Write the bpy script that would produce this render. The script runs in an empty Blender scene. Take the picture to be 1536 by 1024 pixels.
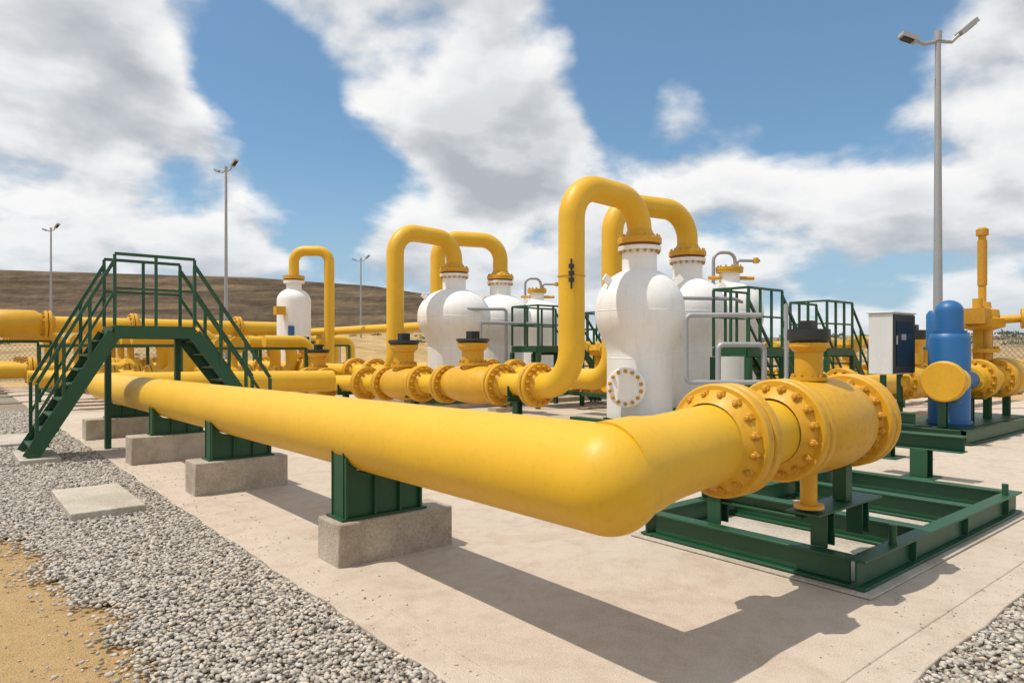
import bpy, bmesh, math, random
import numpy as np
from mathutils import Vector, Matrix, noise
random.seed(4); rng=np.random.default_rng(7)
scene=bpy.context.scene
V3=Vector
# ------------------------------------------------------------------ materials
def nodes(name):
    m=bpy.data.materials.new(name); m.use_nodes=True
    nt=m.node_tree; b=nt.nodes['Principled BSDF']; return m,nt,b
def N(nt,t,**k):
    n=nt.nodes.new(t)
    for a,v in k.items():
        if a.startswith('i_'): n.inputs[a[2:].replace('_',' ')].default_value=v
        else: setattr(n,a,v)
    return n
def ramp(nt,src,stops):
    r=nt.nodes.new('ShaderNodeValToRGB'); e=r.color_ramp.elements
    e[0].position=stops[0][0]; e[0].color=(*stops[0][1],1)
    e[1].position=stops[-1][0]; e[1].color=(*stops[-1][1],1)
    for p,c in stops[1:-1]:
        x=e.new(p); x.color=(*c,1)
    nt.links.new(src,r.inputs['Fac']); return r
def noi(nt,scale,detail=5,rough=.55,vec=None,dist=0):
    n=N(nt,'ShaderNodeTexNoise',i_Scale=scale,i_Detail=min(detail,5),i_Roughness=rough,i_Distortion=dist)
    if vec is None:
        vec=N(nt,'ShaderNodeNewGeometry').outputs['Position']
    nt.links.new(vec,n.inputs['Vector']); return n
def mixc(nt,f,a,b,mode='MIX'):
    m=nt.nodes.new('ShaderNodeMix'); m.data_type='RGBA'; m.blend_type=mode
    for s,v in ((0,f),(6,a),(7,b)):
        if hasattr(v,'links'): nt.links.new(v,m.inputs[s])
        elif s==0: m.inputs[0].default_value=v
        else: m.inputs[s].default_value=(*v,1)
    return m.outputs[2]
def bump(nt,b,h,strength,dist):
    bp=N(nt,'ShaderNodeBump',i_Strength=strength,i_Distance=dist)
    nt.links.new(h,bp.inputs['Height']); nt.links.new(bp.outputs[0],b.inputs['Normal']); return bp
def paint(name,c,rough=.45,var=.2,dirt=(.25,.17,.09),dirtamt=.25,metal=0,bs=.15,streak=0,spec=.5):
    m,nt,b=nodes(name)
    n1=noi(nt,2.2,4); n2=noi(nt,22,5,.65)
    base=mixc(nt,n1.outputs['Fac'],tuple(x*(1-var) for x in c),tuple(min(1,x*(1+var)) for x in c))
    mr=N(nt,'ShaderNodeMapRange',i_From_Min=.52,i_From_Max=.8,i_To_Min=0,i_To_Max=dirtamt)
    nt.links.new(n2.outputs['Fac'],mr.inputs['Value'])
    col=mixc(nt,mr.outputs[0],base,dirt)
    if streak:
        g=N(nt,'ShaderNodeNewGeometry'); mp=N(nt,'ShaderNodeMapping'); mp.inputs['Scale'].default_value=(7,7,.7); nt.links.new(g.outputs['Position'],mp.inputs[0])
        n5=noi(nt,1,5,.65,mp.outputs[0]); mr5=N(nt,'ShaderNodeMapRange',i_From_Min=.5,i_From_Max=.75,i_To_Min=0,i_To_Max=streak); nt.links.new(n5.outputs['Fac'],mr5.inputs['Value'])
        col=mixc(nt,mr5.outputs[0],col,dirt)
    nt.links.new(col,b.inputs['Base Color'])
    mr2=N(nt,'ShaderNodeMapRange',i_To_Min=rough-.08,i_To_Max=rough+.15); nt.links.new(n2.outputs['Fac'],mr2.inputs['Value'])
    nt.links.new(mr2.outputs[0],b.inputs['Roughness']); b.inputs['Metallic'].default_value=metal
    b.inputs['Specular IOR Level'].default_value=spec
    bump(nt,b,n2.outputs['Fac'],bs,.003)
    return m
YEL=paint('yellow_paint',(.72,.415,.018),.44,.09,(.44,.25,.04),.30,spec=.45,bs=.16,streak=.08)
YEL2=paint('yellow_paint_flange',(.63,.335,.014),.44,.14,(.27,.14,.03),.45,spec=.45,bs=.25)
NUT=paint('bolt_paint',(.55,.265,.014),.48,.25,(.13,.07,.02),.55)
GRN=paint('green_paint',(.009,.072,.028),.42,.25,(.07,.08,.05),.3)
WHT=paint('white_paint',(.84,.83,.80),.36,.04,(.46,.40,.32),.18,streak=.2)
BLU=paint('blue_paint',(.013,.12,.32),.42,.15,(.06,.1,.15),.3)
BLK=paint('black_plastic',(.015,.018,.018),.45,.2,(.05,.05,.05),.3)
GAL=paint('galvanised_steel',(.36,.37,.38),.5,.15,(.22,.21,.19),.3,.4)
BRN=paint('gasket_rust',(.25,.07,.025),.7,.3,(.1,.04,.02),.4)
CAB=paint('cabinet_paint',(.64,.64,.62),.45,.05,(.3,.28,.25),.2,streak=.2)
m,nt,b=nodes('cabinet_glass'); b.inputs['Base Color'].default_value=(.012,.02,.02,1); b.inputs['Roughness'].default_value=.25; b.inputs['Specular IOR Level'].default_value=.25; GLS=m
def concrete(name,c1,c2,scale=3,st=.5):
    m,nt,b=nodes(name)
    n1=noi(nt,scale,5,.65); n2=noi(nt,scale*14,5,.7); n3=noi(nt,scale*.4,4,.6,dist=.6)
    r=ramp(nt,n1.outputs['Fac'],[(.3,c1),(.7,c2)])
    c=mixc(nt,.4,r.outputs[0],ramp(nt,n2.outputs['Fac'],[(.35,tuple(x*.5 for x in c1)),(.6,c2)]).outputs[0])
    c=mixc(nt,.6,c,ramp(nt,n3.outputs['Fac'],[(.35,(.66,.61,.54)),(.6,(1,1,1))]).outputs[0],'MULTIPLY')
    nt.links.new(c,b.inputs['Base Color']); b.inputs['Roughness'].default_value=.9
    bump(nt,b,n2.outputs['Fac'],st,.014); return m
CON=concrete('block_concrete',(.36,.30,.23),(.62,.54,.43),5,.9)
PAD=concrete('pad_concrete',(.44,.39,.32),(.60,.54,.45),3,.6)
# slab
m,nt,b=nodes('slab_concrete')
n1=noi(nt,.55,5,.6,dist=.6); n2=noi(nt,6,5,.7); n3=noi(nt,110,3,.7); n6=noi(nt,1.7,5,.7,dist=1.2)
c=ramp(nt,n1.outputs['Fac'],[(.3,(.49,.39,.295)),(.5,(.58,.48,.385)),(.7,(.64,.55,.45))]).outputs[0]
c=mixc(nt,.42,c,ramp(nt,n2.outputs['Fac'],[(.3,(.38,.285,.20)),(.55,(.64,.55,.45))]).outputs[0])
c=mixc(nt,.38,c,ramp(nt,n3.outputs['Fac'],[(.35,(.29,.23,.175)),(.6,(.69,.60,.50))]).outputs[0])
c=mixc(nt,.35,c,ramp(nt,n6.outputs['Fac'],[(.36,(.74,.67,.58)),(.5,(1,1,1))]).outputs[0],'MULTIPLY')
nt.links.new(c,b.inputs['Base Color']); b.inputs['Roughness'].default_value=.95; b.inputs['Specular IOR Level'].default_value=.2
ad=N(nt,'ShaderNodeMath',operation='ADD'); nt.links.new(n2.outputs['Fac'],ad.inputs[0]); nt.links.new(n3.outputs['Fac'],ad.inputs[1])
bump(nt,b,ad.outputs[0],.7,.014); SLAB=m
# sand
m,nt,b=nodes('sandy_soil')
n1=noi(nt,.35,5,.62,dist=.5); n2=noi(nt,9,5,.72); n3=noi(nt,90,3,.7)
c=ramp(nt,n1.outputs['Fac'],[(.3,(.50,.31,.125)),(.5,(.60,.40,.185)),(.7,(.64,.46,.25))]).outputs[0]
c=mixc(nt,.4,c,ramp(nt,n2.outputs['Fac'],[(.3,(.36,.20,.075)),(.6,(.68,.47,.23))]).outputs[0])
c=mixc(nt,.35,c,ramp(nt,n3.outputs['Fac'],[(.35,(.26,.15,.06)),(.55,(.64,.45,.23))]).outputs[0])
nt.links.new(c,b.inputs['Base Color']); b.inputs['Roughness'].default_value=.95; b.inputs['Specular IOR Level'].default_value=.2
ad=N(nt,'ShaderNodeMath',operation='ADD'); nt.links.new(n2.outputs['Fac'],ad.inputs[0]); nt.links.new(n3.outputs['Fac'],ad.inputs[1])
bump(nt,b,ad.outputs[0],.9,.03); SAND=m
# gravel bed
m,nt,b=nodes('gravel_bed')
g=N(nt,'ShaderNodeNewGeometry'); v=N(nt,'ShaderNodeTexVoronoi',i_Scale=36); nt.links.new(g.outputs['Position'],v.inputs['Vector'])
r=ramp(nt,v.outputs['Distance'],[(.0,(.52,.47,.40)),(.45,(.34,.30,.25)),(.7,(.09,.08,.065))])
n1=noi(nt,.8,4); c=mixc(nt,n1.outputs['Fac'],r.outputs[0],(.38,.31,.22)); nt.links.new(c,b.inputs['Base Color'])
b.inputs['Roughness'].default_value=.95
iv=N(nt,'ShaderNodeMath',operation='SUBTRACT'); iv.inputs[0].default_value=1; nt.links.new(v.outputs['Distance'],iv.inputs[1]); bump(nt,b,iv.outputs[0],1,.03); GBED=m
m,nt,b=nodes('gravel_stone')
at=N(nt,'ShaderNodeAttribute',attribute_name='tone'); r=ramp(nt,at.outputs['Fac'],[(0,(.25,.22,.18)),(.5,(.45,.41,.35)),(.85,(.56,.52,.46)),(1,(.60,.48,.35))])
nt.links.new(r.outputs[0],b.inputs['Base Color']); b.inputs['Roughness'].default_value=.9; b.inputs['Specular IOR Level'].default_value=.3; STONE=m
# terrain
m,nt,b=nodes('embankment_soil')
g=N(nt,'ShaderNodeNewGeometry')
at=N(nt,'ShaderNodeAttribute',attribute_name='rock')
n1=noi(nt,.12,5,.7); n2=noi(nt,.9,5,.75)
sandc=ramp(nt,n1.outputs['Fac'],[(.3,(.28,.21,.09)),(.5,(.50,.34,.16)),(.62,(.54,.39,.19)),(.72,(.22,.19,.07))]).outputs[0]
mp=N(nt,'ShaderNodeMapping'); nt.links.new(g.outputs['Position'],mp.inputs[0]); mp.inputs['Scale'].default_value=(.25,.25,3.2)
n4=noi(nt,.35,5,.7,mp.outputs[0])
dark=ramp(nt,n4.outputs['Fac'],[(.32,(.066,.050,.036)),(.5,(.135,.100,.068)),(.68,(.23,.165,.105))]).outputs[0]  # dark soil browns, lightened slightly to paint distance haze into the colour
c=mixc(nt,at.outputs['Fac'],sandc,dark)
c=mixc(nt,.6,c,ramp(nt,n2.outputs['Fac'],[(.3,(.5,.5,.5)),(.65,(1.1,1.1,1.1))]).outputs[0],'MULTIPLY')
nt.links.new(c,b.inputs['Base Color']); b.inputs['Roughness'].default_value=1; b.inputs['Specular IOR Level'].default_value=.05; bump(nt,b,n2.outputs['Fac'],.7,.4); TERR=m
m,nt,b=nodes('shrub_leaves'); n1=noi(nt,1.5,4)
nt.links.new(ramp(nt,n1.outputs['Fac'],[(.3,(.05,.06,.03)),(.7,(.12,.13,.06))]).outputs[0],b.inputs['Base Color']); b.inputs['Roughness'].default_value=.8; LEAF=m

# ------------------------------------------------------------------ builder
def empty(name):
    o=bpy.data.objects.new(name,None); scene.collection.objects.link(o); o.empty_display_size=.1; return o
def frame(ax):
    ax=V3(ax).normalized(); t=V3((0,0,1)) if abs(ax.z)<.9 else V3((1,0,0))
    x=t.cross(ax).normalized(); return x,ax.cross(x).normalized(),ax
class B:
    def __init__(s): s.V=[];s.F=[];s.M=[];s.mats=[]
    def mi(s,m):
        if m not in s.mats: s.mats.append(m)
        return s.mats.index(m)
    def face(s,f,k): s.F.append(f); s.M.append(k)
    def hexa(s,p,mat):
        k=s.mi(mat);o=len(s.V); s.V+= [tuple(q) for q in p]
        for f in ((0,3,2,1),(4,5,6,7),(0,1,5,4),(1,2,6,5),(2,3,7,6),(3,0,4,7)): s.face([o+i for i in f],k)
    def box(s,lo,hi,mat):
        a,b2,c=lo;d,e,f=hi
        s.hexa([(a,b2,c),(d,b2,c),(d,e,c),(a,e,c),(a,b2,f),(d,b2,f),(d,e,f),(a,e,f)],mat)
    def beam(s,p0,p1,w,h,mat,up=(0,0,1)):
        p0=V3(p0);p1=V3(p1);d=(p1-p0).normalized(); u=V3(up)
        if abs(d.dot(u))>.98: u=V3((0,1,0))
        x=d.cross(u).normalized()*w/2; y=x.cross(d).normalized()*h/2
        s.hexa([p0-x-y,p0+x-y,p0+x+y,p0-x+y,p1-x-y,p1+x-y,p1+x+y,p1-x+y],mat)
    def ibeam(s,p0,p1,w,h,mat,t=.018):
        p0=V3(p0);p1=V3(p1);z=V3((0,0,1))
        s.beam(p0+z*(h/2-t/2),p1+z*(h/2-t/2),w,t,mat); s.beam(p0-z*(h/2-t/2),p1-z*(h/2-t/2),w,t,mat)
        s.beam(p0,p1,t,h-2*t-.002,mat)
    def hpost(s,x,y,z0,z1,w,mat,t=.016):
        s.box((x-w/2,y-w/2,z0),(x-w/2+t,y+w/2,z1),mat); s.box((x+w/2-t,y-w/2,z0),(x+w/2,y+w/2,z1),mat)
        s.box((x-w/2+t,y-t/2,z0),(x+w/2-t,y+t/2,z1),mat)
    def revolve(s,o,ax,prof,mat,n=32,caps=True):
        x,y,a=frame(ax);o=V3(o);k=s.mi(mat);rings=[]
        for h,r in prof:
            st=len(s.V)
            for i in range(n):
                t=2*math.pi*i/n; s.V.append(tuple(o+a*h+(x*math.cos(t)+y*math.sin(t))*max(r,1e-4)))
            rings.append(st)
        for q in range(len(rings)-1):
            A,C=rings[q],rings[q+1]
            for i in range(n):
                j=(i+1)%n; s.face([A+i,A+j,C+j,C+i],k)
        if caps:
            s.face([rings[0]+i for i in range(n)][::-1],k); s.face([rings[-1]+i for i in range(n)],k)
    def cyl(s,p0,p1,r,mat,n=20,r1=None):
        p0=V3(p0);p1=V3(p1); s.revolve(p0,p1-p0,[(0,r),((p1-p0).length,r if r1 is None else r1)],mat,n)
    def sweep(s,pts,rad,mat,n=32):
        pts=[V3(p) for p in pts]; k=s.mi(mat); m=len(pts)
        if not hasattr(rad,'__len__'): rad=[rad]*m
        T=[(pts[min(i+1,m-1)]-pts[max(i-1,0)]).normalized() for i in range(m)]
        x,_,_=frame(T[0]); prev=None
        for i in range(m):
            x=(x-T[i]*x.dot(T[i])).normalized(); y=T[i].cross(x); st=len(s.V)
            for q in range(n):
                t=2*math.pi*q/n; s.V.append(tuple(pts[i]+(x*math.cos(t)+y*math.sin(t))*rad[i]))
            if prev is not None:
                for q in range(n):
                    j=(q+1)%n; s.face([prev+q,prev+j,st+j,st+q],k)
            else: s.face([st+q for q in range(n)][::-1],k)
            prev=st
        s.face([prev+q for q in range(n)],k)
    def finish(s,name,parent=None,bevel=0):
        me=bpy.data.meshes.new(name); me.from_pydata(s.V,[],s.F)
        for m_ in s.mats: me.materials.append(m_)
        me.polygons.foreach_set('material_index',s.M)
        bm=bmesh.new(); bm.from_mesh(me); bmesh.ops.recalc_face_normals(bm,faces=bm.faces)
        for f in bm.faces: f.smooth=True
        for e in bm.edges:
            if len(e.link_faces)==2 and e.calc_face_angle(0)>math.radians(32): e.smooth=False
        bm.to_mesh(me); bm.free()
        o=bpy.data.objects.new(name,me); scene.collection.objects.link(o)
        if parent: o.parent=parent
        if bevel:
            md=o.modifiers.new('bevel','BEVEL'); md.width=bevel; md.segments=2; md.limit_method='ANGLE'; md.angle_limit=math.radians(50)
        return o
def fillet(pts,R,seg=10):
    pts=[V3(p) for p in pts]; out=[pts[0]]
    for i in range(1,len(pts)-1):
        r=R[i-1] if hasattr(R,'__len__') else R
        a=(pts[i-1]-pts[i]).normalized(); c=(pts[i+1]-pts[i]).normalized()
        ang=math.pi-a.angle(c)
        if ang<.02: out.append(pts[i]); continue
        t=r*math.tan(ang/2); ctr=pts[i]+(a+c).normalized()*math.hypot(r,t)
        p0=pts[i]+a*t-ctr; p1=pts[i]+c*t-ctr; axis=p0.cross(p1).normalized()
        for k in range(seg+1): out.append(ctr+Matrix.Rotation(ang*k/seg,3,axis)@p0)
    out.append(pts[-1]); return out
def nut(b,c,ax,r,h,mat=None):
    mat=mat or NUT
    b.revolve(c,ax,[(0,r),(h,r),(h+.15*r,r*.8)],mat,6)
    b.revolve(V3(c)+V3(ax)*h*1.05,ax,[(0,r*.55),(h*.45,r*.55),(h*.6,r*.35)],mat,8)
def ring_nuts(b,c,ax,rad,n,r,h,mat=None):
    x,y,a=frame(ax)
    for i in range(n):
        t=2*math.pi*(i+.5)/n; nut(b,V3(c)+(x*math.cos(t)+y*math.sin(t))*rad,a,r,h,mat)
def flange(b,c,ax,R,r,nb=16,t=None,mat=None,hub=True,back=True):
    mat=mat or YEL2; t=t or R*.2; g=R*.025; c=V3(c); a=V3(ax).normalized(); e=.012*R/.34
    for s in (-1,1):
        b.revolve(c+a*s*g,a*s,[(0,R-e),(e,R),(t-e,R),(t,R-e)],mat,48)
        if hub: b.revolve(c+a*s*(g+t-.002),a*s,[(0,r*1.35),(t*.5,r*1.22),(t*1.1,r*1.015)],mat,40,False)
    b.revolve(c-a*g,a,[(0,R*.7),(2*g,R*.7)],BRN,32)
    ring_nuts(b,c-a*(g+t),-a,R*.82,nb,R*.085,R*.10)
    if back: ring_nuts(b,c+a*(g+t),a,R*.82,nb,R*.085,R*.10)
def valve(c,ax,L,rb,R,rp,ztop,cap_r,name='ball_valve',noff=0):
    """flanged ball valve: body between two flange pairs, neck and cap above"""
    e=empty(name); c=V3(c);a=V3(ax).normalized()
    b=B(); prof=[]
    for i in range(17):
        s=-1+2*i/16; prof.append((s*L/2,rp*1.15+(rb-rp*1.15)*math.sqrt(max(0,1-(abs(s)/.92)**2.0)) if abs(s)<.92 else rp*1.15))
    b.revolve(c,a,prof,YEL2,40); b.finish('body',e)
    b=B(); zn=c.z+rb*.8; c=c+a*noff
    nr=cap_r*.68
    b.cyl((c.x,c.y,zn-.1*rb-abs(noff)*.3),(c.x,c.y,ztop-.35*(ztop-zn)),nr,YEL2,28)
    b.revolve((c.x,c.y,zn+.12*(ztop-zn)),(0,0,1),[(0,nr*1.3),(cap_r*.18,nr*1.3)],YEL2,32)
    ring_nuts(b,(c.x,c.y,zn+.12*(ztop-zn)+cap_r*.18),(0,0,1),nr*1.15,10,cap_r*.09,cap_r*.1)
    z1=ztop-.38*(ztop-zn)
    b.revolve((c.x,c.y,z1),(0,0,1),[(0,cap_r*.75),(cap_r*.25,cap_r*.95),(cap_r*.45,cap_r*.95)],YEL2,32)
    b.revolve((c.x,c.y,z1+cap_r*.45+.003),(0,0,1),[(0,cap_r*.9),(cap_r*.15,cap_r*1.05),(ztop-z1-cap_r*.45,cap_r*1.02)],BLK,32)
    b.box((c.x-cap_r*.3,c.y-cap_r*.3,ztop+.004),(c.x+cap_r*.3,c.y+cap_r*.3,ztop+.06*cap_r/.13),BLK)
    b.finish('neck_and_cap',e)
    return e

# ------------------------------------------------------------------ ground
def sheet(name,poly,z,mat,thick=0,bevel=0):
    b=B();k=b.mi(mat);n=len(poly)
    b.V+=[(x,y,z) for x,y in poly]; b.face(list(range(n)),k)
    if thick:
        b.V+=[(x,y,z-thick) for x,y in poly]
        for i in range(n):
            j=(i+1)%n; b.face([i,n+i,n+j,j],k)
    return b.finish(name,None,bevel)
sheet('ground',[(-1500,-1500),(1500,-1500),(1500,1500),(-1500,1500)],-.07,SAND)
bv=[-6,-2,1.16,2.28,3.64,5.27,8,20,60]; bu=[-1.3,-1.5,-1.60,-1.78,-1.85,-2.15,-2.7,-3.6,-6]
def border(v):
    return np.interp(v,bv,bu)+.09*np.sin(v*3.1)+.05*np.sin(v*7.7+1)+.03*np.sin(v*17)
vs=np.arange(-6,60,.12)
gb=B(); k=gb.mi(GBED)
for i in range(len(vs)-1):
    o=len(gb.V); a,c=float(vs[i]),float(vs[i+1])
    gb.V+=[(float(border(a)),a,-.045),(-.5,a,-.045),(-.5,c,-.045),(float(border(c)),c,-.045)]; gb.face([o,o+1,o+2,o+3],k)
o=len(gb.V); gb.V+=[(-.5,-6,-.045),(30,-6,-.045),(30,-.9,-.045),(-.5,-.9,-.045)]; gb.face([o,o+1,o+2,o+3],k)
gb.finish('gravel_bed')
def stones(name,pts,size):
    bm=bmesh.new(); bmesh.ops.create_icosphere(bm,subdivisions=1,radius=1); bm.verts.ensure_lookup_table()
    bv_=np.array([v.co[:] for v in bm.verts]); bf=np.array([[v.index for v in f.verts] for f in bm.faces]); bm.free()
    n=len(pts); nv=len(bv_); K=12
    var=np.stack([bv_*(1+rng.normal(0,.16,(nv,1))) for _ in range(K)])
    vv=var[rng.integers(0,K,n)]
    sc=size[:,None]*np.stack([rng.uniform(.75,1.35,n),rng.uniform(.6,1.1,n),rng.uniform(.45,.8,n)],1)
    vv=vv*sc[:,None,:]
    a=rng.uniform(0,6.28,n);ca,sa=np.cos(a),np.sin(a)
    t=rng.normal(0,.35,n); ct,st=np.cos(t),np.sin(t)
    y=vv[:,:,1]*ct[:,None]-vv[:,:,2]*st[:,None]; z=vv[:,:,1]*st[:,None]+vv[:,:,2]*ct[:,None]; x=vv[:,:,0]
    X=x*ca[:,None]-y*sa[:,None]; Y=x*sa[:,None]+y*ca[:,None]
    out=np.stack([X,Y,z],2)+pts[:,None,:]
    F=(bf[None]+(np.arange(n)*nv)[:,None,None]).reshape(-1,3)
    me=bpy.data.meshes.new(name); me.vertices.add(n*nv); me.vertices.foreach_set('co',out.reshape(-1).astype(np.float32))
    me.loops.add(F.size); me.loops.foreach_set('vertex_index',F.reshape(-1).astype(np.int32))
    me.polygons.add(len(F)); me.polygons.foreach_set('loop_start',np.arange(0,F.size,3,dtype=np.int32))
    me.update(calc_edges=True)
    at=me.attributes.new('tone','FLOAT','POINT'); at.data.foreach_set('value',np.repeat(rng.uniform(0,1,n),nv).astype(np.float32))
    me.materials.append(STONE); o=bpy.data.objects.new(name,me); scene.collection.objects.link(o); return o
P=[];S=[]
def scatter(u0,u1,v0,v1,dens,s0,s1,left=True):
    n=int((u1-u0)*(v1-v0)*dens); u=rng.uniform(u0,u1,n); v=rng.uniform(v0,v1,n)
    if left:
        d=u-border(v); keep=(d>rng.normal(0,.05,n)-rng.exponential(.07,n))&(u<-.705+rng.exponential(.014,n))
        u,v=u[keep],v[keep]
    else:
        keep=v<-1.005+rng.exponential(.012,n); u,v=u[keep],v[keep]
    n=len(u); s=rng.uniform(s0,s1,n); P.append(np.stack([u,v,-.045+s*.45+rng.uniform(0,.02,n)],1)); S.append(s)
scatter(-2.4,-.6,-.5,5,2700,.008,.020)
scatter(-2.9,-.6,5,9,1700,.011,.022)
scatter(-3.4,-.6,9,20,600,.016,.028)
scatter(-.7,4.2,-2.0,-.95,2500,.008,.020,False)
# stray pebbles on the slab and kerb edges
n=420; u=-.68+rng.exponential(.16,n); v=rng.uniform(.3,12,n); s=rng.uniform(.004,.010,n); z=np.where(u<-.49,-.010,0.0)+s*.4
P.append(np.stack([u,v,z],1)); S.append(s)
n=260; v=-.98+rng.exponential(.14,n); u=rng.uniform(.2,6,n); s=rng.uniform(.004,.009,n); z=np.where(v<-.81,-.010,0.0)+s*.4
P.append(np.stack([u,v,z],1)); S.append(s)
n=260; u=rng.uniform(-2.6,-1.7,n); v=rng.uniform(.2,6,n); s=rng.uniform(.004,.010,n); P.append(np.stack([u,v,-.07+s*.4+.0*u],1)); S.append(s)
stones('gravel',np.concatenate(P),np.concatenate(S))
# slab with edge strip (slightly ragged cast edge)
ed=[(-.48+.005*math.sin(y*1.3)+.003*math.sin(y*7.7)+random.uniform(-.002,.002),y) for y in np.arange(34,-.8,-.1)]
ed2=[(x,-.80+.004*math.sin(x*1.1)+random.uniform(-.002,.002)) for x in np.arange(-.4,24,.1)]
sheet('concrete_slab',ed+ed2+[(24,-.8),(24,34)],0,SLAB,.09,.006)
ek=[(-.70+.010*math.sin(y*4.3)+.008*math.sin(y*11)+random.uniform(-.006,.006),y) for y in np.arange(34,-1.0,-.1)]
ek2=[(x,-1.0+.010*math.sin(x*5.1)+random.uniform(-.006,.006)) for x in np.arange(-.66,24,.1)]
sheet('slab_kerb',ek+ek2+[(24,-1.0),(24,-.7),(-.4,-.7),(-.4,34)],-.008,SLAB,.08,.006)
b=B(); b.box((-1.65,5.35,-.05),(-1.0,6.8,.05),PAD); b.finish('concrete_pad',None,.012)
b=B(); b.box((-1.75,9.5,-.05),(-1.25,10.75,.05),PAD); b.finish('concrete_pad',None,.012)
b=B(); b.box((-1.9,11.9,-.05),(-1.1,13.6,.03),PAD); b.finish('concrete_pad',None,.012)
b=B(); b.box((7.0,5.3,.004),(14.6,8.9,.14),CON); b.finish('concrete_plinth',None,.015)
b=B(); b.box((7.8,13.0,.004),(15.6,17.6,.14),CON); b.finish('concrete_plinth',None,.015)

# ------------------------------------------------------------------ main pipeline
zA,zB,zF=.955,1.07,.85
UE=-.02
e=empty('gas_pipeline')
rE=.278
b=B(); d=V3((UE,0,zA))-V3((0,14.0,zF)); Ld=d.length; dn=d.normalized()
prof=[(0,.272),(Ld*.5,.273),(Ld-.5,rE)]+[(Ld+rE*math.sin(t)*.97,rE*math.cos(t)) for t in [i/18*math.pi/2*.995 for i in range(19)]]
b.revolve((0,14.0,zF),dn,prof,YEL,64); b.finish('main_pipe',e)
b=B(); d2=V3((.97,0,zB))-V3((UE,0,zA+.03)); 
b.revolve((UE,0,zA+.03),d2,[(0,.262),(.22,.256),(.30,.244),(.42,.232),(d2.length,.226)],YEL,64); b.finish('elbow_outlet',e)
b=B(); b.sweep(fillet([(0,13.95,zF),(0,14.6,zF),(5.3,14.6,.8)],[.42],12),.27,YEL,40); b.finish('cross_pipe',e)
b=B()
for v_ in (4.1,8.9):
    b.revolve((0,v_,zF+(zA-zF)*(14-v_)/14),(0,1,-.0),[(-.012,.272),(-.005,.2775),(.005,.2775),(.012,.272)],YEL,56,False)
b.finish('weld_seams',e)
b=B(); flange(b,(.98,0,zB),(1,0,0),.335,.222,16,.075); b.finish('flange',e)
b=B(); b.cyl((1.02,0,zB),(1.62,0,zB+.005),.205,YEL,40); b.finish('spool_pipe',e)
b=B(); flange(b,(1.64,0,1.08),(1,0,0),.333,.21,16,.07); b.finish('flange',e)
b=B(); flange(b,(2.60,0,1.085),(1,0,0),.34,.21,16,.075,hub=True); b.revolve((2.68,0,1.085),(1,0,0),[(0,.2),(.06,.18),(.09,.1)],YEL2,32); b.finish('blind_flange',e)
vv=valve((2.12,0,1.085),(1,0,0),.80,.325,.34,.21,1.74,.135,noff=-.12)
b=B(); b.cyl((2.0,0,.52),(2.0,0,.85),.055,YEL2,16); b.revolve((2.0,0,.52),(0,0,1),[(0,.1),(.025,.1)],YEL2,20); b.finish('drain_leg',vv)

# pipe supports
def support(v0,v1,u0,u1,h,zp):
    e=empty('pipe_support')
    b=B(); b.box((u0,v0,-.03),(u1,v1,h),CON); b.finish('concrete_block',e,.014)
    b=B(); vc=(v0+v1)/2
    b.box((-.30,vc-.14,h+.003),(.44,vc+.14,h+.02),GRN)
    r=.29
    for vv_ in (vc-.10,vc+.085):
        k=b.mi(GRN); top=[]
        for i in range(15):
            x=-.27+.68*i/14; z=zp-math.sqrt(max(0,r*r-min(abs(x),r)**2)); top.append((x,max(min(z,zp-.10),zp-r)))
        o=len(b.V); n=len(top)
        for y in (vv_,vv_+.016):
            b.V+=[(x*1.02,y,h+.021) for x,_ in top]; b.V+=[(x*1.02,y,z) for x,z in top]
        for i in range(n-1):
            b.face([o+i,o+i+1,o+n+i+1,o+n+i],k); q=o+2*n; b.face([q+i,q+n+i,q+n+i+1,q+i+1],k)
            b.face([o+n+i,o+n+i+1,q+n+i+1,q+n+i],k)
        b.face([o,o+n,o+3*n,o+2*n],k); b.face([o+n-1,o+2*n+n-1,o+4*n-1,o+2*n-1],k)
    for x in (-.26,-.02,.2,.39):
        zt=min(zp-.10,zp-math.sqrt(r*r-x*x)-.004) if abs(x)<r else zp-.11
        b.box((x-.008,vc-.135,h+.021),(x+.008,vc-.1015,zt-.01),GRN)
        b.box((x-.0075,vc-.083,h+.021),(x+.0075,vc+.084,zt),GRN)
    b.finish('steel_saddle',e)
zp=lambda v:zF+(zA-zF)*(14-v)/14
support(2.35,2.72,-.35,.66,.32,zp(2.5))
support(5.65,6.05,-.46,.58,.36,zp(5.8))
support(8.4,8.8,-.56,.5,.38,zp(8.6))
support(11.9,12.3,-.62,.5,.36,zp(12.1))

# ------------------------------------------------------------------ near skid
e=empty('steel_skid_frame'); b=B()
u0,u1,v0,v1=2.10,5.45,-.30,1.45; hz=.125;H=.2
b.ibeam((u0-.06,v0,hz),(u1+.06,v0,hz),.12,H,GRN); b.ibeam((u0-.06,v1,hz),(u1+.06,v1,hz),.12,H,GRN)
for u_ in (u0,3.3,4.45,u1): b.ibeam((u_,v0+.062,hz-.001),(u_,v1-.062,hz-.001),.12,H-.004,GRN)
b.box((u0-.12,v0-.12,.004),(u1+.12,v1+.12,.018),PAD)
for u_ in np.arange(2.9,5.3,1.1): b.box((u_,v0-.055,.055),(u_+.012,v0-.01,.205),GRN)
b.finish('base_frame',e,.004)
b=B()
for (x,y,z) in ((2.2,.0,.48),(2.2,.85,.48),(2.75,0,.48)): b.hpost(x,y,.226,z,.12,GRN)
b.box((1.90,-.12,.484),(2.9,.12,.50),GRN); b.ibeam((2.2,.13,.44),(2.2,1.0,.44),.1,.1,GRN)
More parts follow.
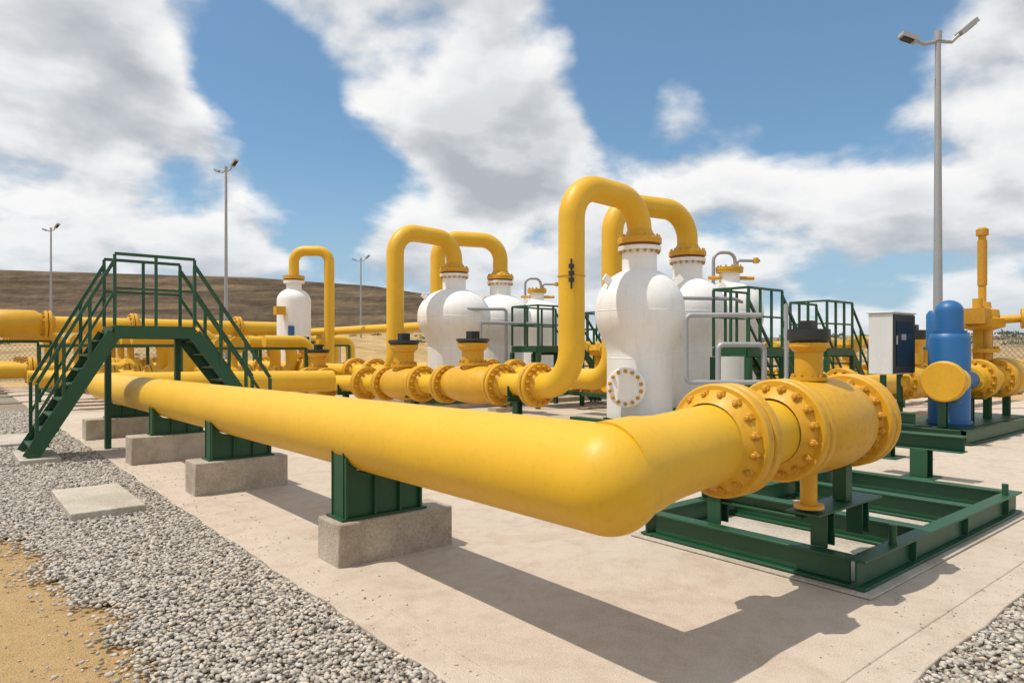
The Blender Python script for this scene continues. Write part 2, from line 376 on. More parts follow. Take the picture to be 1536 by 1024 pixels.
b.beam((2.5,0,.505),(2.5,0,.78),.1,.1,GRN); b.box((2.1,.72,.492),(2.32,.98,.51),GRN)
b.cyl((2.62,v0,.22),(2.62,v0,.36),.028,GRN,12); b.cyl((5.2,v0,.22),(5.2,v0,.33),.028,GRN,12)
b.finish('posts',e,.003)
e=empty('pipe_support_stand'); b=B()
b.hpost(6.9,1.03,.02,.36,.2,GRN); b.box((6.72,.85,.004),(7.08,1.21,.02),GRN); b.ibeam((6.9,.55,.46),(6.9,1.6,.46),.2,.2,GRN); b.finish('stand',e,.004)
e=empty('pipe_support_stand'); b=B()
b.hpost(8.3,2.0,.02,.5,.18,GRN); b.box((8.1,1.8,.004),(8.5,2.2,.02),GRN); b.ibeam((8.3,1.6,.6),(8.3,2.5,.6),.18,.18,GRN); b.finish('stand',e,.004)

# ------------------------------------------------------------------ vessels
def gooseneck(name,pts,R,r,base_pts=None):
    e=empty(name); b=B(); b.sweep(fillet(pts,R,12),r,YEL,36); b.finish('bent_pipe',e); return e
def vessel(u,v,rb,rc,zt=3.3,nozzle=True,man=True,z0=.14,name='separator_vessel',mh=(-.914,-.395)):
    e=empty(name); b=B(); zc=zt-.93; zl=zc-.72
    prof=[(z0+.16,rc),(zl-.12,rc)]
    for i in range(1,15):
        t=i/14; s=math.sin(math.pi/2*t)**1.3 if t<1 else 1; s=.5*s+.5*(.5-.5*math.cos(math.pi*t)); prof.append((zl-.12+(zc-.08-zl+.12)*t, rc+(rb-rc)*s))
    for i in range(0,15):
        t=i/14*math.pi/2*.95; prof.append((zc+.02+.80*math.sin(t),rb*math.cos(t)**.96))
    b.revolve((u,v,0),(0,0,1),prof,WHT,64); b.finish('shell',e)
    b=B()
    b.revolve((u,v,z0),(0,0,1),[(0,rc+.08),(.03,rc+.08),(.031,rc+.01),(.16,rc+.01)],GRN,40)
    for k in range(8):
        t=k*math.pi/4; b.beam((u+math.cos(t)*rc,v+math.sin(t)*rc,z0+.09),(u+math.cos(t)*(rc+.07),v+math.sin(t)*(rc+.07),z0+.09),.015,.12,GRN)
    b.box((u-rc-.35,v-rc-.3,.144),(u-rc-.15,v+rc+.3,.30),GRN); b.box((u-rc-.148,v-rc-.3,.144),(u+rc+.2,v-rc-.12,.28),GRN)
    b.finish('base',e)
    b=B()
    b.revolve((u,v,zl-.2),(0,0,1),[(-.015,rc),(0,rc+.006),(.015,rc)],WHT,56,False)
    b.revolve((u,v,zc-.02),(0,0,1),[(-.015,rb-.002),(0,rb+.006),(.015,rb-.002)],WHT,64,False)
    for s in (-1,1):
        d=V3((-.77*s-.2,.64*s-.4,0)).normalized(); p=V3((u,v,zc+.50))+d*rb*.76
        b.beam(p,p+d*.16+V3((0,0,.12)),.05,.14,WHT)
    b.finish('lifting_lugs',e)
    b=B()
    if nozzle:
        b.cyl((u,v,zt-.32),(u,v,zt+.26),.335,WHT,40)
        b.revolve((u,v,zt+.22),(0,0,1),[(0,.41),(.07,.42),(.08,.41)],WHT,40)
        ring_nuts(b,(u,v,zt+.22),(0,0,-1),.375,16,.03,.035,NUT)
        b.revolve((u,v,zt+.302),(0,0,1),[(0,.385),(.045,.385)],BRN,40)
        b.revolve((u,v,zt+.349),(0,0,1),[(0,.41),(.012,.425),(.11,.425),(.12,.41)],YEL2,40)
        b.revolve((u,v,zt+.468),(0,0,1),[(0,.34),(.1,.27),(.16,.24)],YEL2,40,False)
        ring_nuts(b,(u,v,zt+.47),(0,0,1),.375,16,.028,.035)
    else:
        b.cyl((u,v,zt-.32),(u,v,zt+.12),.26,WHT,32); b.revolve((u,v,zt+.12),(0,0,1),[(0,.34),(.06,.34),(.065,.35),(.14,.35)],YEL2,32)
        ring_nuts(b,(u,v,zt+.26),(0,0,1),.29,12,.028,.035)
        b.sweep(fillet([(u-.35,v+.25,zt-.3),(u-.35,v+.25,zt+.65),(u+.1,v-.1,zt+.65),(u+.1,v-.1,zt+.3)],.22,8),.045,GAL,12)
        b.sweep(fillet([(u+.2,v-.1,zt+.28),(u+.2,v-.1,zt+.45),(u+.7,v-.45,zt+.45)],.08,5),.04,GAL,10)
        b.cyl((u+.6,v-.4,zt+.38),(u+.6,v-.4,zt+.52),.07,YEL2,12)
        b.sweep([(u-.5,v+.3,zt-.02),(u+.5,v-.4,zt-.02)],.05,YEL2,10)
    b.finish('top_nozzle',e)
    if man:
        b=B(); d=V3((mh[0],mh[1],0)).normalized(); c=V3((u,v,.92))
        b.cyl(c+d*rc*.8,c+d*(rc+.12),.27,WHT,32)
        b.revolve(c+d*(rc+.12),d,[(0,.36),(.05,.37),(.06,.37)],WHT,40); b.revolve(c+d*(rc+.185),d,[(0,.37),(.06,.37),(.07,.355)],WHT,40)
        ring_nuts(b,c+d*(rc+.256),d,.30,14,.036,.035); b.finish('manhole',e)
    return e
vessel(7.85,6.36,.86,.63)
vessel(10.75,7.35,.9,.66,3.42,man=False)
vessel(13.27,7.86,.85,.66,3.5,nozzle=False,man=False)
vessel(8.85,14.07,1.06,.76,3.5,man=False)
vessel(11.15,14.8,1.0,.75,3.5,man=False)
vessel(14.06,16.3,1.0,.75,3.55,nozzle=False,man=False)
R_=.235
g1=gooseneck('gooseneck_pipe',[(6,7.3,.95),(6,6.36,.95),(6,6.36,4.56),(7.85,6.36,4.50),(7.85,6.36,3.7)],[.66,.62,.62],R_)
b=B(); b.revolve((6,6.36,2.9),(0,0,1),[(0,.236),(.003,.25),(.02,.25),(.023,.236)],YEL2,24)
for z_ in (2.78,2.9,3.02): b.box((5.76,6.12,z_),(5.83,6.19,z_+.07),BLK)
b.box((5.775,6.135,2.66),(5.80,6.16,3.18),BLK); b.finish('pipe_clamp',g1)
gooseneck('gooseneck_pipe',[(8.66,11.0,.95),(8.66,7.79,.95),(8.66,7.79,4.82),(10.75,7.35,4.82),(10.75,7.35,3.9)],[.6,.66,.66],R_)
gooseneck('gooseneck_pipe',[(6.9,14.9,.95),(6.9,14.07,.95),(6.9,14.07,4.86),(8.85,14.07,4.8),(8.85,14.07,3.95)],[.6,.62,.62],R_)
gooseneck('gooseneck_pipe',[(9.3,18,.95),(9.3,15.6,.95),(9.3,15.6,5.1),(11.15,14.8,5.08),(11.15,14.8,3.95)],[.6,.62,.62],R_)
# slim far vessel
e=empty('slim_vessel'); b=B(); u,v=7.65,22.9
pr=[(.14,.62),(3.45,.62)]+[(3.45+.5*math.sin(i/8*1.45),.62*math.cos(i/8*1.45)) for i in range(1,9)]
b.revolve((u,v,0),(0,0,1),pr,WHT,40); b.cyl((u,v,3.85),(u,v,4.12),.28,WHT,24); b.revolve((u,v,4.12),(0,0,1),[(0,.38),(.1,.38)],WHT,24)
b.revolve((u,v,4.22),(0,0,1),[(0,.35),(.05,.35)],BRN,24); b.revolve((u,v,4.27),(0,0,1),[(0,.4),(.13,.4)],YEL2,24)
b.box((u-.9,v-.6,2.9),(u-.55,v-.3,3.2),YEL2); b.cyl((u-.3,v-.5,2.0),(u-.3,v-.5,2.5),.12,BLU,16); b.finish('shell',e)
gooseneck('gooseneck_pipe',[(7.65,22.9,4.35),(7.65,22.9,5.35),(8.7,22.1,5.35),(8.7,22.1,.95),(8.7,26,.95)],[.42,.42,.5],.19)

# ------------------------------------------------------------------ pipe rows
def zr(v): return .95-.3*max(0,min(1,(v-7.3)/9.2))
e=empty('gas_pipeline'); b=B(); b.sweep([(6,7.0,.95),(6,7.3,.95),(6,16.5,.65),(6,26,.65)],.22,YEL,36); b.finish('row_pipe',e)
for v_ in (7.28,8.38,10.27,11.3,12.94,14.0,16.45,17.6):
    b=B(); flange(b,(6,v_,zr(v_)),(0,1,0),.42 if v_<14 else .44,.22,16,.09); b.finish('flange',e)
valve((6,9.3,zr(9.3)),(0,1,0),1.75,.40,.4,.22,1.84,.34)
valve((6,12.1,zr(12.1)),(0,1,0),1.5,.40,.4,.22,1.84,.36)
valve((6,17.0,zr(17.)),(0,1,0),.95,.40,.4,.22,1.62,.32)
def stand(u,v,z,w=.5,r=.22):
    e=empty('pipe_support_stand'); b=B(); b.box((u-.35,v-.18,.004),(u+.35,v+.18,.12),CON); b.finish('footing',e,.01)
    b=B(); b.hpost(u,v,.122,z-r-.10,.14,GRN); b.ibeam((u-w/2,v,z-r-.05),(u+w/2,v,z-r-.05),.12,.1,GRN)
    b.box((u-w/2,v-.01,z-r),(u-r*.6,v+.01,z-.02),GRN); b.box((u+r*.6,v-.01,z-r),(u+w/2,v+.01,z-.02),GRN); b.finish('steel_stand',e)
for v_ in (7.85,11.6,15.2,19,23): stand(6,v_,zr(v_))
e=empty('gas_pipeline'); b=B(); b.sweep([(6.9,14.8,.95),(6.9,30,.95)],.235,YEL,30)
for v_ in (15.2,16.4,19.5,20.6,24): flange(b,(6.9,v_,.95),(0,1,0),.42,.235,12,.09,back=False)
b.finish('row_pipe',e); valve((6.9,20.05,.95),(0,1,0),1,.42,.4,.22,1.9,.32)
for v_ in (18,22,27): stand(6.9,v_,.95)
e=empty('gas_pipeline'); b=B(); b.sweep([(8.66,10.9,.95),(8.66,12.4,.95)],.235,YEL,30)
for v_ in (11.1,12.1): flange(b,(8.66,v_,.95),(0,1,0),.42,.235,12,.09)
b.finish('row_pipe',e); stand(8.66,11.6,.95)
# elevated pipes
e=empty('elevated_pipeline'); b=B(); b.sweep([(10,16.8,2.4),(10,40,2.4)],.16,YEL,20)
for v_ in (19,27,34): b.beam((10,v_,0),(10,v_,2.23),.12,.12,GRN)
b.finish('pipe',e)
e=empty('elevated_pipeline'); b=B(); b.sweep([(-7,28,2.55),(9,28,2.55)],.3,YEL,28)
for u_ in (-1.6,0.4,3.2,7.2): flange(b,(u_,28,2.55),(1,0,0),.5,.3,12,.1,back=False)
b.revolve((-.6,28,2.55),(1,0,0),[(-.9,.33),(-.6,.5),(.6,.5),(.9,.33)],YEL2,28)
for u_ in (-5,-2.2,1.5,5.5,8): b.beam((u_,28,0),(u_,28,2.24),.16,.16,GRN)
b.finish('pipe',e)
e=empty('elevated_pipeline'); b=B(); b.sweep(fillet([(-8,24,.95),(2.4,24,.95),(2.4,30,.95)],.6,8),.24,YEL,28)
for u_ in (-2.6,-.4,1.0): flange(b,(u_,24,.95),(1,0,0),.44,.24,12,.1,back=False)
for u_ in (-5,-1.5,1.6): b.beam((u_,24,0),(u_,24,.70),.2,.2,GRN)
b.finish('pipe',e)
# far right pipe runs
e=empty('gas_pipeline'); b=B(); b.sweep([(9.9,4.5,.8),(24,4.5,.8)],.24,YEL,28)
for u_ in (11.0,12.3,15.5,16.9): flange(b,(u_,4.5,.8),(1,0,0),.42,.24,12,.09,back=False)
b.finish('row_pipe',e); valve((16.2,4.5,.8),(1,0,0),1.2,.42,.4,.24,2.1,.3)
for u_ in (10.5,14,19): stand(u_,4.5,.8,.5,.24)
def manifold(u,v,s=1.0,blue=False):
    e=empty('valve_manifold'); b=B()
    for k in range(3):
        y=v+k*1.3*s
        b.sweep(fillet([(u-1.6*s,y,.7*s),(u+1.6*s,y,.7*s),(u+1.6*s,y,1.7*s),(u+.3*s,y,1.7*s)],.35*s,6),.17*s,YEL,18)
        for x in (-.9,-.1,.7): flange(b,(u+x*s,y,.7*s),(1,0,0),.33*s,.17*s,8,.07*s,back=False)
        b.revolve((u-.5*s,y,.7*s),(1,0,0),[(-.3*s,.2*s),(-.15*s,.32*s),(.15*s,.32*s),(.3*s,.2*s)],YEL2,20)
        b.cyl((u-.5*s,y,.9*s),(u-.5*s,y,1.5*s),.09*s,YEL2,12); b.revolve((u-.5*s,y,1.45*s),(0,0,1),[(0,.2*s),(.15*s,.25*s),(.3*s,.2*s)],BLU if blue else YEL2,16)
        b.revolve((u-.5*s,y-.3*s,1.6*s),(0,1,0),[(0,.22*s),(.04*s,.22*s)],YEL2,18)
    b.finish('piping',e); b=B()
    for x in (-1.3,1.3):
        for y in (-.5,3.1): b.beam((u+x*s,v+y*s,0),(u+x*s,v+y*s,1.5*s),.09,.09,GRN)
        b.beam((u+x*s,v-.5*s,.42*s),(u+x*s,v+3.1*s,.42*s),.1,.1,GRN)
    for y in (-.5,3.1): b.beam((u-1.3*s,v+y*s,1.5*s),(u+1.3*s,v+y*s,1.5*s),.08,.08,GRN)
    b.finish('frame',e)
manifold(1.2,19.5,1.15); manifold(4.6,18.5,1.1); manifold(3.2,25,1.3,True); manifold(9.6,26,1.2,True); manifold(12,9.6,1.0); manifold(16.2,8.5,1.0); manifold(19.5,6,1.1)
manifold(-1.0,30.5,1.3)

# instrument tubing
e=empty('instrument_tubing'); b=B()
def tube(pts,r=.04,R=.1): b.sweep(fillet(pts,R,5),r,GAL,12)
tube([(8.2,4.0,2.2),(7.2,4.8,2.2),(7.2,4.8,1.05),(8.2,4.0,1.05)],.042)
tube([(9.4,5.0,2.22),(8.2,4.0,2.2)],.042); tube([(8.2,4.0,1.05),(8.6,3.75,1.05),(8.6,3.75,2.4)],.035)
tube([(8.3,5.75,2.6),(9.3,5.2,2.6),(10.2,5.6,2.6)],.035)
tube([(9.0,4.4,.2),(9.0,4.4,1.7),(8.3,4.9,1.7),(8.3,4.9,.2)],.05)
b.finish('tubes',e)
e=empty('instrument_tubing'); b=B()
tube([(8.6,13.1,2.75),(9.6,12.6,2.75),(9.6,12.6,1.3)],.045); tube([(8.7,12.6,2.35),(10.6,12.3,2.35),(10.6,12.3,1.3)],.045); tube([(8.7,12.6,2.35),(8.7,12.6,1.2)],.04)
b.finish('tubes',e)

# ------------------------------------------------------------------ stairs and platforms
RC=[0]
def rail(b,p0,p1,h=1.1,n=2,posts=2,r=.043):
    # every rail run gets a slightly different section so joints at shared corners never have coincident faces
    RC[0]+=1; r=r*(1+.035*(RC[0]%7)); dz=.0015*(RC[0]%5)
    p0=V3(p0);p1=V3(p1);z=V3((0,0,1)); h+=dz
    b.beam(p0+z*h,p1+z*h,r,r,GRN); b.beam(p0+z*h*.52,p1+z*h*.52,r*.8,r*.8,GRN)
    for i in range(posts):
        q=p0.lerp(p1,i/(posts-1)); b.beam(q+z*dz,q+z*(h-.01),r*.93,r*.93,GRN)
def flight(b,x0,z0,x1,y0,y1,n,axis='x',rails=True):
    for y in (y0,y1):
        b.beam((x0,y,z0-.12),(x1,y,.04),.03,.2,GRN)
        b.beam((x0,y+.03*(1 if y==y0 else -1),z0-.02),(x1,y+.03*(1 if y==y0 else -1),.14),.04,.012,GRN)
        if rails: rail(b,(x0,y,z0),(x1+(x0-x1)*.08,y,.12),1.0,2,4)
    for i in range(1,n):
        t=i/n; x=x0+(x1-x0)*t; z=z0*(1-t)
        b.box((x-.12,y0+.02,z-.03),(x+.12,y1-.02,z),GRN)
e=empty('metal_staircase'); b=B(); pz=1.98
b.box((-.55,9.65,pz-.02),(.6,10.55,pz),GRN)
for y in (9.65,10.55): b.beam((-.553,y,pz-.1),(.603,y,pz-.1),.05,.184,GRN)
for x in (-.55,.6): b.beam((x,9.68,pz-.1),(x,10.52,pz-.1),.05,.17,GRN)
for x in (-.5,.55): b.beam((x,10.52,-.03),(x,10.52,pz-.19),.09,.09,GRN)
b.finish('platform',e); b=B()
rail(b,(-.55,9.65,pz),(.6,9.65,pz),1.1,2,3); rail(b,(-.55,10.55,pz),(.6,10.55,pz),1.1,2,3); b.finish('platform_rails',e)
b=B(); flight(b,-.55,pz,-1.62,9.65,10.55,9); b.finish('flight_a',e)
b=B(); flight(b,.6,pz,1.95,9.65,10.55,9); b.finish('flight_b',e)
def platform(u0,u1,v0,v1,z,stairs=None,h=1.1):
    e=empty('access_platform'); b=B()
    b.box((u0,v0,z-.03),(u1,v1,z),GRN)
    for y in (v0,v1): b.beam((u0-.003,y,z-.1),(u1+.003,y,z-.1),.06,.164,GRN)
    for x in (u0,u1):
        b.beam((x,v0+.03,z-.1),(x,v1-.03,z-.1),.06,.15,GRN)
        for y in (v0,v1): b.beam((x,y,0),(x,y,z-.19),.1,.1,GRN)
    rail(b,(u0,v0,z),(u1,v0,z),h,2,4); rail(b,(u0,v1,z),(u1,v1,z),h,2,4); rail(b,(u0,v0,z),(u0,v1,z),h,2,3)
    b.finish('deck_and_rails',e)
    if stairs: b=B(); flight(b,u1,z,u1+stairs,v0,v1,9); b.finish('flight',e)
platform(8.9,10.1,4.65,5.4,1.66,1.5)
platform(13.3,14.6,5.3,6.2,1.65,1.5)
platform(9.9,11.6,11.6,12.7,1.72,1.6)
platform(13.4,14.8,12.6,13.6,1.7,1.4)

# ------------------------------------------------------------------ right filter skid
e=empty('filter_skid'); b=B()
for y in (1.65,3.0): b.ibeam((10.6,y,.14),(14.6,y,.14),.14,.24,GRN)
for x in (10.6,12,13.3,14.6): b.ibeam((x,1.73,.139),(x,2.92,.139),.14,.235,GRN)
b.box((10.7,1.74,.262),(14.5,2.9,.27),GRN); b.finish('base_frame',e,.004)
b=B(); u,v=11.35,2.15
pr=[(.272,.33),(1.8,.33),(1.88,.30),(1.93,.235),(2.02,.225),(2.3,.225)]+[(2.3+.2*math.sin(i/6*1.5),.225*math.cos(i/6*1.5)) for i in range(1,7)]
b.revolve((u,v,0),(0,0,1),pr,BLU,40); b.revolve((u,v,1.9),(0,0,1),[(0,.28),(.05,.28)],BLU,32)
b.revolve((u,v,.3),(0,0,1),[(0,.36),(.05,.36)],BLU,32)
b.cyl((u+.2,v-.1,1.05),(u+.9,v-.1,1.05),.16,BLU,24); b.finish('blue_filter_body',e)
b=B(); b.cyl((10.5,1.95,1.07),(11.1,1.95,1.07),.22,YEL,28)
b.revolve((10.42,1.95,1.07),(1,0,0),[(0,.32),(.02,.345),(.11,.345),(.12,.33)],YEL2,40); b.cyl((12.1,2.05,1.05),(16.5,2.05,1.05),.22,YEL,30)
for x in (12.5,13.6,14.7): flange(b,(x,2.05,1.05),(1,0,0),.38,.22,14,.09)
b.revolve((14.1,2.05,1.05),(1,0,0),[(-.45,.25),(-.25,.4),(.25,.4),(.45,.25)],YEL2,32)
b.finish('filter_piping',e)
b=B(); x,y=13.5,2.25
b.cyl((x,y,1.4),(x,y,2.2),.16,YEL2,24); b.revolve((x,y,1.55),(0,0,1),[(0,.3),(.08,.3)],YEL2,28); ring_nuts(b,(x,y,1.63),(0,0,1),.26,10,.025,.03)
b.revolve((x,y,2.0),(0,0,1),[(0,.2),(.06,.38),(.22,.40),(.24,.30),(.40,.28),(.44,.16),(.56,.14)],YEL2,28); b.cyl((x,y,2.5),(x,y,3.98),.07,YEL2,16); b.revolve((x,y,2.9),(0,0,1),[(0,.085),(.9,.085)],NUT,16); b.revolve((x,y,3.9),(0,0,1),[(0,.11),(.12,.11),(.16,.06)],NUT,16)
b.revolve((x+.1,y-.62,2.22),(.3,-.9,0),[(0,.2),(.05,.2)],YEL2,20); b.cyl((x,y-.3,2.2),(x+.1,y-.62,2.22),.08,YEL2,12)
b.box((x-.55,y-.2,2.12),(x-.2,y+.2,2.42),NUT); b.box((x+.25,y-.15,2.12),(x+.6,y+.15,2.3),YEL2); b.cyl((x-.28,y,2.4),(x-.28,y,2.62),.09,YEL2,14)
b.cyl((x-.12,y-.1,1.2),(x-.12,y-.1,2.0),.05,NUT,10); b.cyl((x+.16,y-.1,1.2),(x+.16,y-.1,2.0),.04,NUT,10)
b.finish('tall_stem_actuator',e)
b=B()
for x in (10.75,12.1,13.1,14.3):
    b.hpost(x,2.05,.272,.7,.12,GRN); b.box((x-.1,1.8,.702),(x+.1,2.3,.72),GRN)
b.hpost(11.9,2.6,.272,1.5,.1,GRN); b.hpost(12.7,2.7,.272,2.0,.1,GRN); b.beam((11.9,2.6,1.545),(12.7,2.7,1.545),.08,.08,GRN)
b.revolve((12.3,2.7,1.59),(0,0,1),[(0,.15),(.7,.15),(.78,.1)],BLU,20); b.finish('posts',e)
e=empty('control_cabinet'); b=B()
x0,x1,y0,y1=10.0,10.95,2.58,2.98
b.box((x0,y0,1.18),(x1,y1,2.24),CAB); b.box((x0-.03,y0-.03,2.242),(x1+.03,y1+.03,2.27),CAB); b.finish('housing',e,.01)
b=B(); b.box((x0+.02,y0-.02,1.2),(x1-.02,y0-.003,2.22),BLK); b.box((x0+.12,y0-.03,1.32),(x1-.12,y0-.021,2.1),GLS)
b.box((x0+.3,y0-.034,1.78),(x0+.5,y0-.0305,1.88),GAL)
b.cyl((x0+.07,y0-.05,1.7),(x0+.07,y0-.05,1.85),.012,GAL,8); b.cyl((x0+.4,y0-.1,1.05),(x0+.4,y0-.02,1.05),.1,YEL2,16); b.finish('glazed_door',e)
b=B()
for x in (x0+.12,x1-.12): b.beam((x,(y0+y1)/2,0),(x,(y0+y1)/2,1.17),.08,.08,GRN)
b.beam((x0,(y0+y1)/2,.6),(x1,(y0+y1)/2,.6),.06,.06,GRN); b.box((x0,y0,.004),(x1,y1,.02),GRN); b.finish('legs',e)

# ------------------------------------------------------------------ lamps
def lamp(u,v,h,k=1.0,ang=-39.7):
    e=empty('street_lamp'); b=B(); b.revolve((u,v,0),(0,0,1),[(0,.13*k),(.6,.12*k),(h,.065*k)],GAL,16)
    b.box((u-.2,v-.2,0),(u+.2,v+.2,.03),GAL); b.finish('pole',e)
    b=B(); c,s=math.cos(math.radians(ang)),math.sin(math.radians(ang)); d=V3((c,s,0)); z=V3((0,0,1)); t=V3((u,v,h))
    b.revolve((u,v,h-.05),(0,0,1),[(0,.09*k),(.25*k,.09*k)],GAL,12)
    for sg,dz in ((-1,.0),(1,.35)):
        p0=t-z*.05; p1=t+d*sg*.35*k+z*(-.12+dz*.15)*k; p2=t+d*sg*.62*k+z*(.0+dz*.55)*k; p3=t+d*sg*.95*k+z*(.12+dz)*k
        b.sweep([p0,p1,p2],.045*k,GAL,10); b.beam(p2-(p3-p2)*.25,p3,.26*k,.12*k,GAL)
        b.beam(p2+(p3-p2)*.1-z*.075*k,p3-(p3-p2)*.1-z*.075*k,.2*k,.03*k,GLS)
    b.finish('lamp_heads',e)
lamp(17.9,4.52,9.9,1.05); lamp(7.6,30.8,10,.8,-70); lamp(3.27,55.1,10,.8,-60); lamp(27.4,55.8,10,.9,-50)

# ------------------------------------------------------------------ terrain (survey grid rotated from the pipe axes)
def survey(e_,n_): return (-2.586+.770*e_+.638*n_, -2.33-.640*e_+.768*n_)
RX=[-400,-90,-67,-34,-18,-10,-4,3,14,28,45,62,80,120,260]; RH=[12.8,12.4,12.2,11.2,10.1,8.9,7.6,5.0,3.2,2.6,3.6,4.4,4.6,3.8,4.5]
def terr(E,Nn):
    A=np.interp(E,RX,RH); left=np.interp(E,[-4,10],[1,0])
    p1=np.interp(Nn,[36,48,64,79,90,105,400],[0,.10,.30,.36,1.0,1.02,1.0]); p2=np.interp(Nn,[38,80,120,400],[0,.5,1,1.1])
    return A*(p1*left+p2*(1-left))
es=np.concatenate([np.linspace(-400,-95,40),np.linspace(-92,120,300),np.linspace(125,420,40)]); ns=np.concatenate([np.linspace(35,110,110),np.linspace(115,400,40)])
Vt=[];rk=[]
for n_ in ns:
    for e_ in es:
        h=float(terr(e_,n_)); q=noise.fractal(V3((e_*.05,n_*.05,0)),.9,2.1,4)
        rill=noise.noise(V3((e_*.5,n_*.04,3)))
        k=min(1,max(0,(n_-36)/10)); left=float(np.interp(e_,[-6,12],[1,0]))
        face_=1 if 80<n_<89 else 0
        h+=k*(q*(.12 if left>.5 else .35)+.16*rill*face_)
        Ah=float(np.interp(e_,RX,RH))
        w=(h/max(Ah,1)-.375+.03*rill)/.05; rk.append(max(0,min(1,w))*left+.2*(1-left)*min(1,h/4))
        x,y=survey(e_,n_); Vt.append((x,y,h-.12))
nE=len(es); Ft=[[j*nE+i,j*nE+i+1,(j+1)*nE+i+1,(j+1)*nE+i] for j in range(len(ns)-1) for i in range(nE-1)]
me=bpy.data.meshes.new('embankment'); me.from_pydata(Vt,[],Ft); me.materials.append(TERR)
at=me.attributes.new('rock','FLOAT','POINT'); at.data.foreach_set('value',rk)
for p in me.polygons: p.use_smooth=True
scene.collection.objects.link(bpy.data.objects.new('embankment',me))
sb=B(); k=sb.mi(LEAF)
def clump(e_,n_,r):
    h=float(terr(e_,n_)); x,y=survey(e_,n_)
    for _ in range(60):
        d=V3((random.gauss(0,1),random.gauss(0,1),abs(random.gauss(0,.7)))).normalized()*r*random.uniform(.4,1)
        c=V3((x,y,h))+V3((d.x*1.8,d.y*1.8,d.z*.8)); a=V3([random.gauss(0,1) for _ in range(3)]).normalized()*r*.22; q=V3([random.gauss(0,1) for _ in range(3)]).normalized()*r*.22
        o=len(sb.V); sb.V+=[tuple(c-a),tuple(c+q),tuple(c+a),tuple(c-q)]; sb.face([o,o+1,o+2,o+3],k)
for _ in range(200): clump(random.uniform(20,120),random.uniform(80,118),random.uniform(.3,.9))
for _ in range(110): clump(random.uniform(-70,0),random.uniform(46,78),random.uniform(.2,.5))
sb.finish('shrubs')
# fence
def fence(pa,pb,h=2.2,wr=.024):
    e=empty('chain_link_fence'); a=V3((*survey(*pa),0)); c=V3((*survey(*pb),0)); L_=(c-a).length; n=int(L_/3); d=(c-a)/L_
    b=B()
    for i in range(n+1):
        p=a+d*(L_*i/n); b.cyl(p,p+V3((0,0,h+.15)),.05,GAL,8)
    b.finish('posts',e); b=B(); s=.26
    for i in range(int((L_-h)/s)):
        p=a+d*(i*s); b.beam(p,p+d*h+V3((0,0,h)),wr,wr,GAL); b.beam(p+V3((0,0,h)),p+d*h,wr,wr,GAL)
    for z in (.05,h): b.beam(a+V3((0,0,z)),c+V3((0,0,z)),.035,.035,GAL)
    b.finish('wire_mesh',e)
fence((7,34),(52,30)); fence((-45,36),(-9,36),1.9,.016)

# ------------------------------------------------------------------ sky
w=bpy.data.worlds.new('World'); scene.world=w; w.use_nodes=True; nt=w.node_tree; nt.nodes.clear()
sd=V3((-.4,.2,1)).normalized(); el=math.asin(sd.z); az=math.atan2(sd.x,sd.y)
sky=N(nt,'ShaderNodeTexSky'); sky.sky_type='NISHITA'; sky.sun_disc=False; sky.sun_elevation=el; sky.sun_rotation=az; sky.air_density=1.0; sky.dust_density=.6; sky.ozone_density=2.0
tc=N(nt,'ShaderNodeTexCoord'); D=tc.outputs['Generated']
nrm=N(nt,'ShaderNodeVectorMath',operation='NORMALIZE'); nt.links.new(D,nrm.inputs[0]); D=nrm.outputs[0]
sp=N(nt,'ShaderNodeSeparateXYZ'); nt.links.new(D,sp.inputs[0])
def M(op,a,b=None,c=None,clamp=False):
    n=nt.nodes.new('ShaderNodeMath'); n.operation=op; n.use_clamp=clamp
    for i,v in enumerate((a,b,c)):
        if v is None: continue
        if hasattr(v,'links'): nt.links.new(v,n.inputs[i])
        else: n.inputs[i].default_value=v
    return n.outputs[0]
zc=M('ADD',M('MAXIMUM',sp.outputs[2],0.0),.36)
cx=M('DIVIDE',sp.outputs[0],zc); cy=M('DIVIDE',sp.outputs[1],zc)
def cloudnoise(f,seed,scale,detail=7,rough=.50,dist=.10):
    cb=N(nt,'ShaderNodeCombineXYZ'); nt.links.new(M('MULTIPLY',cx,f),cb.inputs[0]); nt.links.new(M('MULTIPLY',cy,f),cb.inputs[1]); cb.inputs[2].default_value=seed
    n=N(nt,'ShaderNodeTexNoise',i_Scale=scale,i_Detail=detail,i_Roughness=rough,i_Distortion=dist); nt.links.new(cb.outputs[0],n.inputs['Vector']); return n.outputs['Fac']
SC=2.7
nA=cloudnoise(1.0,3.3,SC); nB=cloudnoise(.94,3.3,SC,5); nC=cloudnoise(1,9.1,1.5,4)
def smooth(v,a,b,c=0,d=1):
    n=N(nt,'ShaderNodeMapRange',interpolation_type='SMOOTHSTEP',i_From_Min=a,i_From_Max=b,i_To_Min=c,i_To_Max=d); nt.links.new(v,n.inputs['Value']); return n.outputs[0]
bias=M('ADD',0.06,0.0)
spots=[(37,22.0,5.5,-.20),(43,25,5,-.18),(70,19.5,4,-.18),(65.5,13.0,4.5,-.22),(73.5,23,4,-.15),(24,24,6,-.18),(59.6,12.5,2.5,-.12),(31,25,5,-.13),(78,14,2.5,-.08),
       (57,21.5,9,.13),(84,20,8,.13),(33,16.5,6,.10),(48,11.5,6,.09),(18,15,7,.09),(79,9,6,.09),(52,17,5,.07)]
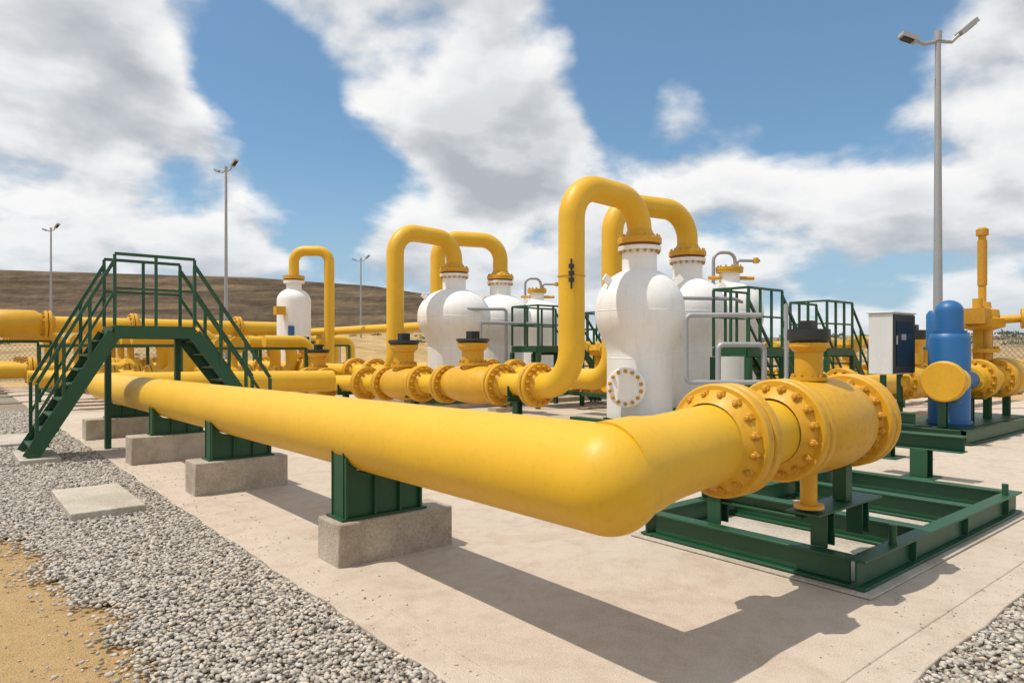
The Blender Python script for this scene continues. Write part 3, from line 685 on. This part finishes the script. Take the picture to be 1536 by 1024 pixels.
for A_,E_,W_,amp in spots:
    a=math.radians(A_);e_=math.radians(E_); v=(math.cos(e_)*math.cos(a),math.cos(e_)*math.sin(a),math.sin(e_))
    dt=N(nt,'ShaderNodeVectorMath',operation='DOT_PRODUCT'); nt.links.new(D,dt.inputs[0]); dt.inputs[1].default_value=v
    bias=M('ADD',bias,smooth(dt.outputs['Value'],math.cos(math.radians(W_*1.6)),1,0,amp))
low=smooth(sp.outputs[2],0,.22,.03,0)
dens=M('ADD',M('ADD',nA,bias),low)
cov=smooth(dens,.46,.61)
lit=M('ADD',.74,M('MULTIPLY',M('SUBTRACT',nA,nB),4.2),None,True)
thick=smooth(dens,.60,.86,0,1)
shade=M('SUBTRACT',lit,M('MULTIPLY',thick,M('ADD',.06,M('MULTIPLY',nC,.85))),None,True)
cr=ramp(nt,shade,[(0,(4.6,4.9,5.3)),(.35,(6.0,6.3,6.65)),(.65,(8.0,8.15,8.3)),(1,(9.6,9.6,9.5))])
blue=mixc(nt,1.0,sky.outputs[0],(.90,1.14,1.22),'MULTIPLY')
blue=mixc(nt,.20,blue,(3.2,5.3,7.2))
hz_=smooth(sp.outputs[2],0,.30,.75,0)
blue=mixc(nt,hz_,blue,(3.9,5.5,7.0))
cl=mixc(nt,smooth(sp.outputs[2],0,.22,.4,0),cr.outputs[0],(5.9,6.8,7.6))
col=mixc(nt,cov,blue,cl)
bg=N(nt,'ShaderNodeBackground',i_Strength=.1); nt.links.new(col,bg.inputs[0])
wo=N(nt,'ShaderNodeOutputWorld'); nt.links.new(bg.outputs[0],wo.inputs[0])
# sun
L_=bpy.data.lights.new('sun','SUN'); L_.energy=3.75; L_.angle=math.radians(.5); L_.color=(1,.93,.82)
so=bpy.data.objects.new('sun',L_); scene.collection.objects.link(so); so.rotation_euler=sd.to_track_quat('Z','Y').to_euler()
# camera
cd=bpy.data.cameras.new('camera'); co=bpy.data.objects.new('camera',cd); scene.collection.objects.link(co)
co.location=(-2.586,-2.33,1.6); co.rotation_euler=(math.radians(90),0,math.radians(-39.7)); cd.lens=24.14; cd.sensor_width=36; cd.shift_y=.0085; cd.clip_end=4000; cd.clip_start=.05
scene.camera=co
scene.view_settings.view_transform='Standard'; scene.view_settings.look='None'; scene.view_settings.exposure=0
